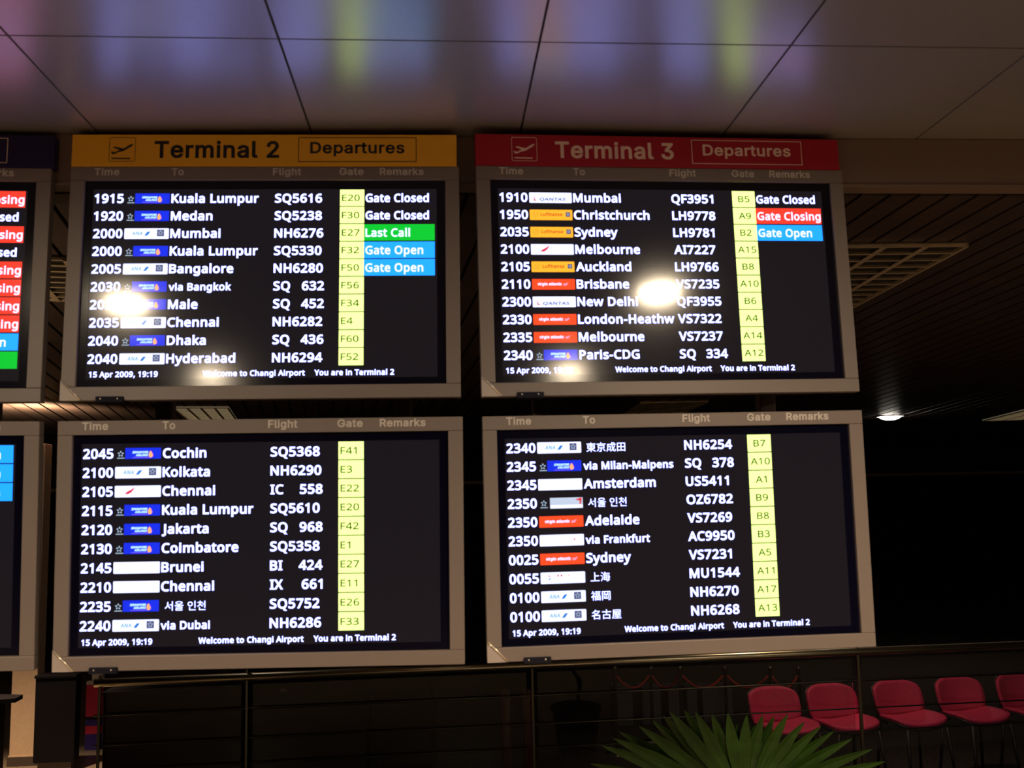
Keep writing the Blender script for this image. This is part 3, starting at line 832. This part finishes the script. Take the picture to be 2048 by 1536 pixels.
make_display('T2u', 'upper grey-framed flight display directly under the yellow sign', T2U)
make_display('T2l', 'lower grey-framed flight display in the column below the yellow sign', T2L)
make_display('T3u', 'upper grey-framed flight display directly under the red sign', T3U, True)
make_display('T3l', 'lower grey-framed flight display in the column below the red sign', T3L, True)
make_display('T1u', 'cropped flight display with red remark cells under the navy sign', T1U, foot=False, clip=False)
make_display('T1l', 'cropped lower flight display with three cyan remark cells at the edge', T1L, foot=False, clip=False)


# ------------------------------------------------------------------ the signs over the displays
PLANE = [(578, 338), (594, 335), (607, 346), (655, 322), (596, 299), (613, 290), (690, 309), (752, 269), (771, 266), (772, 277), (757, 290),
         (690, 332), (640, 344), (628, 352), (602, 364), (590, 358)]


def make_sign(key, label, paint, ink, number, u1=1.0935):
    t = thing('terminal_sign', label, 'sign')
    m = MB()
    p0, p1 = L(0.0, -0.0012), L(u1, -0.0965)
    m.rbox(p0.x, p1.x, 0.0, 0.04, p0.z, p1.z, paint, 0.0015)
    m.build('sign_panel', t)
    if number:
        m = MB()
        a, b_, c, d = 0.1045, 0.1787, -0.0875, -0.0155

        def px(q):
            return (a + (q[0] - 562) / 233 * (b_ - a), c + (q[1] - 205) / 225 * (d - c))
        lw = 0.0014
        for (x0, x1, y0, y1) in ((a + 0.003, b_ - 0.003, c, c + lw), (a + 0.003, b_ - 0.003, d - lw, d), (a, a + lw, c + 0.003, d - 0.003), (b_ - lw, b_, c + 0.003, d - 0.003)):
            rect(m, x0, x1, y0, y1, ink, -0.0005)
        for (x, y, sx, sy) in ((a, c, 1, 1), (b_, c, -1, 1), (a, d, 1, -1), (b_, d, -1, -1)):
            pgon(m, [(x, y + 0.003 * sy), (x + 0.003 * sx, y), (x + 0.003 * sx, y + lw * sy), (x + lw * sx, y + 0.003 * sy)], ink, -0.0005)
        pgon(m, [px(q) for q in PLANE], ink, -0.0005)
        pgon(m, [px(q) for q in ((586, 394), (752, 396), (752, 408), (586, 406))], ink, -0.0005)
        m.build('departure_pictogram', t)
        m = MB()
        write(m, 'Terminal ' + number, 0.2320, -0.0262, 0.0505, ink, -0.0005, width=0.3530, weight=0.03, face='sign')
        m.build('terminal_lettering', t)
    m = MB()
    a, b_, c, d, lw = 0.6395, 0.9780, -0.0880, -0.0140, 0.0020
    for (x0, x1, y0, y1) in ((a, b_, c, c + lw), (a, b_, d - lw, d), (a, a + lw, c + lw, d - lw), (b_ - lw, b_, c + lw, d - lw)):
        rect(m, x0, x1, y0, y1, ink, -0.0005)
    write(m, 'Departures', 0.6735, -0.0400, 0.0342, ink, -0.0005, width=0.2700, weight=0.026, face='sign')
    m.build('departures_box', t)
    place(t, key)
    return t


make_sign('T2u', 'yellow sign with black lettering reading Terminal 2 Departures', 'sign_yellow', 'print_black', '2')
make_sign('T3u', 'red sign with cream lettering reading Terminal 3 Departures', 'sign_red', 'print_cream', '3')
make_sign('T1u', 'navy sign cut off by the photo edge beside the yellow sign', 'sign_navy', 'print_cream', None, 1.106)

# poles carrying the displays
for key, nm in (('T1u', 'navy'), ('T2u', 'yellow'), ('T3u', 'red')):
    for u, side in ((0.205, 'left'), (0.86 if key == 'T1u' else 0.920, 'right')):
        cpos, R = POSES[key]
        q = Vector(cpos) + Matrix(R) @ Vector((u - W / 2, 0.262, 0))
        m = MB()
        m.rbox(q.x - 0.025, q.x + 0.025, q.y - 0.025, q.y + 0.025, 1.72, ZS, 'fascia_paint', 0.004)
        tag(m.build('support_pole'), '%s brown steel pole behind the displays below the %s sign' % (side, nm), 'pole', 'poles behind the displays')


# ------------------------------------------------------------------ louvred lights in the slatted ceiling
def louvre(x0, x1, y0, y1, label, rot=0.0, cells=4, pitch=0.10, depth=0.018, tray='louvre_dark'):
    """x0..x1, y0..y1 around its own middle, turned by rot."""
    cx, cy = (x0 + x1) / 2, (y0 + y1) / 2
    w_, d_ = (x1 - x0) / 2, (y1 - y0) / 2
    t = thing('louvre_light', label, 'ceiling light', (cx, cy, ZS), rot, 'louvred ceiling lights')
    MB().box(-w_, w_, -d_, d_, -0.008, -0.001, tray).build('backing_tray', t)
    m = MB()
    for (a, b_, c, e, h) in ((-w_, w_, -d_, -d_ + 0.012, 0.014), (-w_, w_, d_ - 0.012, d_, 0.014), (-w_, -w_ + 0.012, -d_, d_, depth), (w_ - 0.012, w_, -d_, d_, depth)):
        m.box(a, b_, c, e, -h - 0.004, -0.002, 'louvre_metal')
    m.build('light_frame', t)
    m = MB()
    n = max(2, int(round(2 * d_ / pitch)))
    for k in range(1, n):
        y = -d_ + 2 * d_ * k / n
        m.prism([(-w_, y - 0.010, -depth), (-w_, y + 0.010, -depth), (-w_, y + 0.004, -0.008), (-w_, y - 0.004, -0.008)], (2 * w_, 0, 0), 'louvre_metal')
    m.build('louvre_blades', t)
    m = MB()
    for k in range(1, cells):
        x = -w_ + 2 * w_ * k / cells
        m.prism([(x - 0.012, -d_, -depth - 0.001), (x + 0.012, -d_, -depth - 0.001), (x + 0.004, -d_, -0.008), (x - 0.004, -d_, -0.008)], (0, 2 * d_, 0), 'louvre_metal')
    m.build('cross_bars', t)
    return t


louvre(1.36, 1.99, 3.50, 4.92, 'louvred ceiling light to the right of the red sign column', -0.045, 4, 0.11)
louvre(-2.05, -1.42, 3.60, 4.38, 'louvred ceiling light seen between the navy and yellow columns', 0.19, 4, 0.10)
louvre(-2.50, -2.02, 9.20, 10.60, 'louvred ceiling light seen through the slot under the upper yellow-sign display', 0.14, 4, 0.16, tray='louvre_lit')
louvre(1.90, 2.55, 9.25, 10.40, 'louvred ceiling light seen through the slot under the upper red-sign display', -0.04, 4, 0.16)
louvre(6.60, 8.45, 10.0, 12.0, 'louvred ceiling light cut off by the right edge of the photo', -0.22, 8, 0.10, tray='louvre_lit')

# ------------------------------------------------------------------ downlights
downlight(-1.63, 0.83, ZC, 'round downlight mirrored bright beside the 2035 Male row', LAMP_W)
downlight(-1.82, -1.27, ZC, 'round downlight mirrored faintly at the foot of the upper Terminal 2 screen', LAMP_W)
downlight(1.20, 1.06, ZC, 'round downlight mirrored bright beside the New Delhi row', LAMP_W)
downlight(1.20, -0.97, ZC, 'round downlight mirrored over the date of the upper Terminal 3 screen', LAMP_W)
q = at_z(1780, 832, ZS)
downlight(q.x, q.y, ZS, 'lone bright round downlight in the dark slatted ceiling at right', 12, r=0.135, glow='lamp_far_glow', dome=0.05)
downlight(2.9, 7.2, ZS, 'added downlight over the red chairs hidden behind the displays', 60, r=0.085, glow='lamp_far_glow', size=95)  # unseen lamp added to light the chairs and the handrail
downlight(-3.45, 7.6, ZS, 'added downlight over the pale pillar hidden behind the navy-sign displays', 820, r=0.085, glow='lamp_far_glow', size=72)  # unseen lamp added to brighten the pillar and the floor beside it
downlight(4.0, 1.06, ZC, 'added downlight beyond the right edge of the photo whose glint runs along the handrail', LAMP_W)  # unseen lamp added along the grid for the handrail glint
downlight(6.8, 1.06, ZC, 'farther added downlight beyond the right edge of the photo over the handrail end', LAMP_W)  # another unseen lamp added to carry the glint to the rail's end

# ------------------------------------------------------------------ pale pillar, table, added uplights, advertising panel at far left
a, b_ = at_z(17, 1533, 0.0), at_z(65.5, 1533, 0.0)
PY = a.y
m = MB()
m.rbox(a.x, b_.x, PY, PY + 0.16, 0.06, 2.70, 'pillar_paint', 0.006)
m.box(a.x - 0.012, b_.x + 0.012, PY - 0.012, PY + 0.172, 0.0, 0.075, 'plinth_dark')
m.box(a.x - 0.006, b_.x + 0.006, PY - 0.006, PY + 0.166, 0.075, 0.085, 'pillar_paint')
structure('wall_pillar', m)

wl = thing('added_uplight', 'added unseen uplighter on the pale pillar behind the cropped displays', 'added light', ((a.x + b_.x) / 2, PY - 0.06, 2.68))
MB().prism([(-0.08, 0.0, 0.0), (0.08, 0.0, 0.0), (0.06, 0.0, -0.08), (-0.06, 0.0, -0.08)], (0, 0.058, 0), 'lamp_trim').build('light_shell', wl)
spot(wl, (0, 0.02, 0.02), 200, WARM, 160, 0.9, 0.04, (-0.25, 0.5, 1))  # hidden lamp put in to brighten the slats above it

pl = thing('added_uplight', 'small added uplighter on the pole behind the upper navy-sign display', 'added light', (-2.30, 3.6, 2.35))
MB().lathe([(0.001, -0.05), (0.03, -0.05), (0.05, 0.0), (0.045, 0.0), (0.028, -0.04)], 'lamp_trim', None, 16).build('light_shell', pl)
MB().tube([(0, 0, -0.05), (0, -0.1, -0.07), (-0.02, -0.52, -0.07)], 0.012, 'lamp_trim', 8).build('light_arm', pl)
spot(pl, (0, 0, 0.0), 26, WARM, 160, 0.9, 0.03, (0.3, 0.3, 1))  # second hidden lamp put in to warm the nearer slats

TY = PY - 1.1
p = at_y(48, 1388, TY)
m = MB()
t = thing('side_table', 'dark table with a pointed top in front of the pale pillar', 'table', (p.x - 0.6, TY, 0.0))
m.prism([(-0.6, 0.3, p.z), (0.6, -0.02, p.z), (0.58, -0.10, p.z - 0.012), (0.0, -0.24, p.z - 0.02), (-0.6, -0.3, p.z - 0.02)], (0, 0, -0.03), 'black_panel')
m.build('tabletop', t)
MB().box(-0.6, 0.42, -0.12, 0.12, 0.0, p.z - 0.03, 'black_panel').build('table_base', t)

q = at_z(190, 1500, 0.0)
t = thing('ad_panel', 'freestanding red and blue poster panel with white header band', 'poster panel', (at_y(185, 1400, q.y).x, q.y, 0.0))
zt = [at_y(185, y, q.y).z for y in (1345, 1363, 1369, 1433, 1440, 1452, 1468, 1490)]
hw = abs(at_y(197, 1400, q.y).x - at_y(171, 1400, q.y).x) / 2
m = MB()
m.box(-hw, hw * 1.3, 0.0, 0.06, zt[3], zt[2], 'ad_red')
m.build('poster', t)
MB().box(-hw, hw * 1.3, -0.004, 0.06, zt[2], zt[1], 'ad_white').build('header_band', t)
MB().rbox(-hw * 0.3, hw * 1.3, 0.01, 0.09, zt[1] + 0.005, zt[0] + 0.12, 'ad_white', 0.01).build('top_box', t)
m = MB()
m.box(-hw, hw * 1.3, 0.0, 0.06, zt[5], zt[4], 'ad_blue')
m.box(-hw, hw * 1.3, 0.0, 0.06, zt[6], zt[5], 'ad_red')
m.box(-hw, hw * 1.3, 0.0, 0.06, 0.0, zt[6], 'ad_blue')
m.build('lower_panel', t)

# black cabinets along the balustrade
CABY = 7.2
specs = [(68, 150, 1350, CABY + 1.5, 'black_panel', 'tall black cabinet between the pale pillar and the poster panel'),
         (206, 489, 1379, CABY, 'black_panel', 'wide black cabinet under the lower yellow-sign display'),
         (498, 732, 1406, CABY, 'charcoal_panel', 'charcoal cabinet right of the wide black cabinet')]
for (x0, x1, yt, Y, mt, lb) in specs:
    l, r, z = at_y(x0, 1450, Y), at_y(x1, 1450, Y), at_y((x0 + x1) / 2, yt, Y).z
    t = thing('cabinet', lb, 'cabinet', ((l.x + r.x) / 2, Y, 0.0))
    hw = (r.x - l.x) / 2
    dp = 0.12 if x0 < 100 else 0.45
    MB().rbox(-hw, hw, 0.0, dp, 0.08, z - 0.025, mt, 0.004).build('cabinet_body', t)
    MB().rbox(-hw - 0.005, hw + 0.005, -0.015, dp + 0.015, z - 0.025, z, mt, 0.004).build('cabinet_top', t)
    MB().box(-hw + 0.03, hw - 0.03, 0.02, dp - 0.02, 0.0, 0.08, 'plinth_dark').build('plinth', t)
l, r, zb, zt_ = at_y(737, 1400, CABY), at_y(874, 1400, CABY), at_y(800, 1412, CABY).z, at_y(800, 1342, CABY).z
t = thing('armchair', 'dark padded armchair back below the lower yellow-sign display', 'chair', ((l.x + r.x) / 2, CABY + 0.15, 0.0))
hw = (r.x - l.x) / 2
MB().rbox(-hw, hw, 0.0, 0.14, 0.35, zt_, 'charcoal_panel', 0.05, seg=4).build('backrest', t)
MB().rbox(-hw, hw, 0.0, 0.6, 0.25, 0.45, 'charcoal_panel', 0.05, seg=4).build('seat', t)
for sx in (-1, 1):
    MB().rbox(sx * (hw - 0.05) - 0.05, sx * (hw - 0.05) + 0.05, 0.05, 0.6, 0.25, 0.66, 'charcoal_panel', 0.03, seg=3).build('armrest', t)
    for yy in (0.06, 0.54):
        MB().tube([(sx * (hw - 0.05), yy, 0.0), (sx * (hw - 0.05), yy, 0.27)], 0.018, 'steel_dull').build('leg', t)

# reddish columns standing in for streaks and reflections in the glass
for (x, lb) in ((1013, 'reddish streak column behind the glass, left of its pair'), (1055, 'reddish streak column behind the glass, right of its pair'),
                (566, 'reddish column for a reflected streak behind the charcoal cabinet')):
    Y = 7.5 if x > 900 else 7.9
    q = at_y(x, 1470, Y)
    top = at_y(x, 1378, Y).z
    m = MB()
    m.lathe([(0.001, 0.0), (0.036, 0.0), (0.034, top - 0.02), (0.02, top), (0.001, top)], 'streak_red', Matrix.Translation((q.x, Y, 0)), 16)
    tag(m.build('streak_post'), lb, 'post', 'reddish streak columns behind the glass')

# ------------------------------------------------------------------ glass balustrade
RZ = 1.06
rl, rr = at_z(196, 1366, RZ), at_z(2048, 1289, RZ)
rm = at_z(1440, 1322, RZ)
dirv = (rr - rl).normalized()
ext0, ext1 = rl - dirv * 0.02, rr + dirv * 1.2
t = thing('balustrade', 'glass balustrade with a bright steel handrail across the dark hall', 'railing', (ext0.x, ext0.y, 0.0), math.atan2(dirv.y, dirv.x))
LEN = (ext1 - ext0).length
MB().tube([(0, 0, RZ), (LEN * 0.5, 0, RZ), (LEN, 0, RZ)], 0.025, 'steel', 18).build('handrail', t)
mw = Matrix.Translation((ext0.x, ext0.y, 0)) @ Matrix.Rotation(math.atan2(dirv.y, dirv.x), 4, 'Z')
inv = mw.inverted()
bal_y = Vector((-dirv.y, dirv.x, 0)).normalized()


def on_rail(px, py):
    """Where the sight line meets the upright plane of the balustrade, in its own axes."""
    d = ray(px, py)
    k = (ext0 - EYE).dot(bal_y) / d.dot(bal_y)
    return inv @ (EYE + d * k)


zz = [on_rail(1600, 1367).z, on_rail(1180, 1443).z, on_rail(1000, 1500).z]
for k, z in enumerate(zz):
    MB().tube([(0, 0, z), (LEN, 0, z)], 0.005 if k else 0.006, 'steel_dull', 8).build('wire_rail', t)
posts = [on_rail(x, 1430).x for x in (198, 493, 1066, 1722)] + [LEN - 0.05]
for x in posts:
    m = MB()
    hw = 0.011 if x > 3 * LEN / 5 else 0.008
    m.rbox(x - hw, x + hw, -0.010, 0.010, 0.0, RZ + 0.045, 'steel_dull', 0.003)
    m.build('post', t)
for xa, xb in zip(posts, posts[1:]):
    m = MB()
    m.box(xa + 0.035, xb - 0.035, 0.020, 0.028, 0.08, RZ - 0.05, 'thin_glass')
    m.build('glass_pane', t)


# ------------------------------------------------------------------ red chairs
def make_chair():
    t = thing('red_chair', '', 'chair', (0, 0, 0), 0, 'row of red chairs')
    # seat: a shallow dished cushion on a dark shell; the sitter looks along -y
    def pad(w_, d_, n=14, mm=10):
        pts = []
        for j in range(mm + 1):
            for i in range(n + 1):
                sx, sy = -1 + 2 * i / n, -1 + 2 * j / mm
                k = 1 - 0.10 * abs(sy) ** 4
                l_ = 1 - 0.12 * abs(sx) ** 4
                pts.append((sx * w_ / 2 * k, sy * d_ / 2 * l_))
        return pts, n, mm

    def shell(fn, w_, d_, th, mat):
        pts, n, mm = pad(w_, d_)
        vs = [fn(x, y, 0) for x, y in pts] + [fn(x, y, th) for x, y in pts]
        k = len(pts)
        fs = []
        for j in range(mm):
            for i in range(n):
                a_ = j * (n + 1) + i
                f = [a_, a_ + 1, a_ + n + 2, a_ + n + 1]
                fs.append(f[::-1])
                fs.append([k + q_ for q_ in f])
        rim = [i for i in range(n + 1)] + [(j + 1) * (n + 1) - 1 for j in range(1, mm + 1)] + [mm * (n + 1) + i for i in range(n - 1, -1, -1)] + [j * (n + 1) for j in range(mm - 1, 0, -1)]
        for a_, b2 in zip(rim, rim[1:] + rim[:1]):
            fs.append([a_, b2, k + b2, k + a_])
        return MB().add(vs, fs, mat, True)

    def seat(x, y, h):
        return (x, y - 0.02, 0.425 + 0.035 * (x / 0.22) ** 2 + 0.03 * (-y / 0.21 if y < 0 else 0) ** 2 * -0.7 + h)

    def back(x, y, h):
        s = y + 0.15
        return (x, 0.165 + 0.2 * s - 0.055 * (x / 0.2) ** 2 - h, 0.460 + s * 0.85 * (1 - 0.10 * abs(x / 0.2) ** 3) - 0.012 * (x / 0.2) ** 2 * (0.3 - s) / 0.3 * -1)
    shell(lambda x, y, h: seat(x, y, h + 0.018), 0.42, 0.31, 0.026, 'seat_red').build('seat', t)
    shell(lambda x, y, h: seat(x, y, h), 0.43, 0.32, 0.016, 'seat_shell').build('seat_shell', t)
    shell(lambda x, y, h: back(x, y, h), 0.42, 0.29, 0.026, 'seat_red').build('backrest', t)
    shell(lambda x, y, h: back(x, y, h - 0.018), 0.43, 0.30, 0.016, 'seat_shell').build('back_shell', t)
    m = MB()
    for sx in (-0.12, 0.12):
        m.tube([(sx, 0.12, 0.42), (sx, 0.22, 0.44), (sx, 0.215, 0.56)], 0.011, 'seat_shell', 8)
    m.build('back_bracket', t)
    for sx in (-1, 1):
        for sy in (-1, 1):
            MB().tube([(sx * 0.17, sy * 0.15 - 0.02, 0.43), (sx * 0.20, sy * 0.19 - 0.02, 0.0)], 0.011, 'seat_shell', 8).build('leg', t)
    MB().tube([(0.19, 0.04, 0.44), (0.235, 0.05, 0.445)], 0.008, 'steel', 8).build('link_clip', t)
    MB().tube([(0.185, 0.165, 0.60), (0.235, 0.17, 0.605)], 0.008, 'steel', 8).build('back_clip', t)
    return t


chairs = [(1570, 1453, 'dim red chair behind the palm tips, first of the row from the left'),
          (1688, 1448, 'dim red chair just left of the right-hand balustrade post'),
          (1822, 1439, 'red chair just right of the right-hand balustrade post'),
          (1948, 1430, 'red chair next to the one cut off by the photo edge'),
          (2070, 1421, 'red chair cut off by the right edge of the photo')]
proto = make_chair()
for i, (x, y, lb) in enumerate(chairs):
    o = proto if i == 0 else copy_tree(proto)
    y0, y1 = at_z(1552, 1452, 0.47).y, at_z(2070, 1421, 0.47).y
    q = at_y(x, y, y0 + (y1 - y0) * (x - 1552) / 500)
    o.location = (q.x, q.y, 0.0)
    o.rotation_euler = (0, 0, math.radians(14))
    o['label'] = lb

# ------------------------------------------------------------------ rope barrier and low panels in the dark behind
ps = [(1231, 8.6), (1303, 9.0), (1362, 8.6), (1452, 9.0), (1543, 8.6), (1600, 9.0)]
tops = []
for i, (x, Y) in enumerate(ps):
    q = at_y(x, 1400, Y)
    top = at_y(x, 1340, Y).z
    tops.append(Vector((q.x, Y, top - 0.05)))
    t = thing('rope_post', 'thin dark barrier post, number %s along the red ropes from the left' % ('one', 'two', 'three', 'four', 'five', 'six')[i], 'barrier post', (q.x, Y, 0.0), 0, 'posts of the rope barrier')
    MB().lathe([(0.001, 0.025), (0.085, 0.02), (0.09, 0.0)], 'steel_dull', None, 20).build('base', t)
    MB().lathe([(0.016, 0.02), (0.016, top), (0.024, top + 0.005), (0.02, top + 0.03), (0.001, top + 0.035)], 'steel_dull', None, 14).build('pole', t)
names = ('one', 'two', 'three', 'four', 'five')
for i, (p0, p1) in enumerate(zip(tops, tops[1:])):
    m = MB()
    pts = [p0.lerp(p1, 0.05 + 0.9 * k / 12) - Vector((0, 0, 0.10 * (1 - (2 * k / 12 - 1) ** 2))) for k in range(13)]
    m.tube(pts, 0.010, 'rope_red', 8)
    tag(m.build('barrier_rope'), 'red rope sagging between barrier posts %s and %s' % (('one', 'two', 'three', 'four', 'five', 'six')[i], ('one', 'two', 'three', 'four', 'five', 'six')[i + 1]), 'rope', 'ropes of the barrier')
BY = 9.6
for i, (x0, x1) in enumerate(((1230, 1266), (1284, 1322), (1336, 1362), (1374, 1396), (1405, 1466))):
    l, r = at_y(x0, 1400, BY), at_y(x1, 1400, BY)
    z0, z1 = max(0.02, at_y(x0, 1422, BY).z), at_y(x0, 1376, BY).z
    m = MB()
    m.rbox(l.x, r.x, BY, BY + 0.3, 0.0, z1, 'blue_grey_panel', 0.01)  # block for a grey shape, guessed as a counter panel
    tag(m.build('low_panel'), '%s of the dim grey low counter panels behind the rope barrier' % ('leftmost', 'second from left', 'middle', 'second from right', 'rightmost')[i], 'bin', 'low counter panels behind the ropes')

# ------------------------------------------------------------------ fan palm in the foreground
PYY = 4.6
cen = at_y(1492, 1616, PYY)
t = thing('fan_palm', 'fan palm with stiff green leaflets in front of the glass balustrade', 'plant', (cen.x, PYY + 0.1, 0.0))


def frond(center, tips, wid, mat, tilt):
    m = MB()
    for (x, y) in tips:
        tip = at_y(x, y, PYY + tilt + random.uniform(-0.05, 0.05)) - Vector((cen.x, PYY + 0.1, 0))
        d = tip - center
        ln = d.length
        d.normalize()
        side = d.cross(Vector((0, 1, 0.25))).normalized()
        nrm = side.cross(d)
        prof = ((0.06, 0.30), (0.25, 0.62), (0.5, 0.95), (0.68, 1.0), (0.85, 0.62), (0.95, 0.28), (1.0, 0.03))
        vs = []
        for (s, k) in prof:
            c0 = center + d * (ln * s) + nrm * (0.03 * math.sin(s * 3.0))
            h = side * (wid * k * 0.5)
            vs += [c0 - h, c0 + nrm * (wid * 0.16 * k), c0 + h]
        n = len(prof)
        fs = []
        for i in range(n - 1):
            a_, b2 = i * 3, i * 3 + 3
            fs += [[a_, a_ + 1, b2 + 1, b2], [a_ + 1, a_ + 2, b2 + 2, b2 + 1]]
        m.add(vs, fs, mat)
    return m


c0 = Vector((0, -0.1, cen.z))
front = [(1203, 1492), (1226, 1477), (1238, 1464), (1278, 1453), (1304, 1441), (1326, 1431), (1340, 1424), (1368, 1420), (1391, 1424), (1424, 1428),
         (1456, 1426), (1494, 1430), (1526, 1430), (1549, 1432), (1577, 1428), (1610, 1444), (1643, 1453), (1669, 1463), (1706, 1478), (1746, 1499), (1772, 1524)]
frond(c0, front, 0.058, 'leaf_green', 0.0).build('frond', t)
back_t = [(1255, 1482), (1300, 1466), (1352, 1448), (1408, 1444), (1440, 1446), (1475, 1448), (1510, 1450), (1562, 1455), (1595, 1462), (1626, 1474), (1180, 1528)]
frond(c0 + Vector((0, 0.08, -0.02)), back_t, 0.05, 'leaf_green', 0.12).build('frond', t)
m = MB()
m.tube([(0.0, 0.0, 0.30), (0.03, 0.02, 0.6), (0.0, -0.06, cen.z - 0.06), (0, -0.1, cen.z + 0.02)], [0.03, 0.022, 0.016, 0.014], 'leaf_stalk', 10)
m.build('stalk', t)
MB().lathe([(0.001, 0.0), (0.15, 0.0), (0.2, 0.36), (0.215, 0.36), (0.215, 0.40), (0.195, 0.40), (0.185, 0.33)], 'pot_clay', None, 28).build('pot', t)
MB().lathe([(0.001, 0.335), (0.188, 0.335)], 'soil', None, 28).build('soil', t)
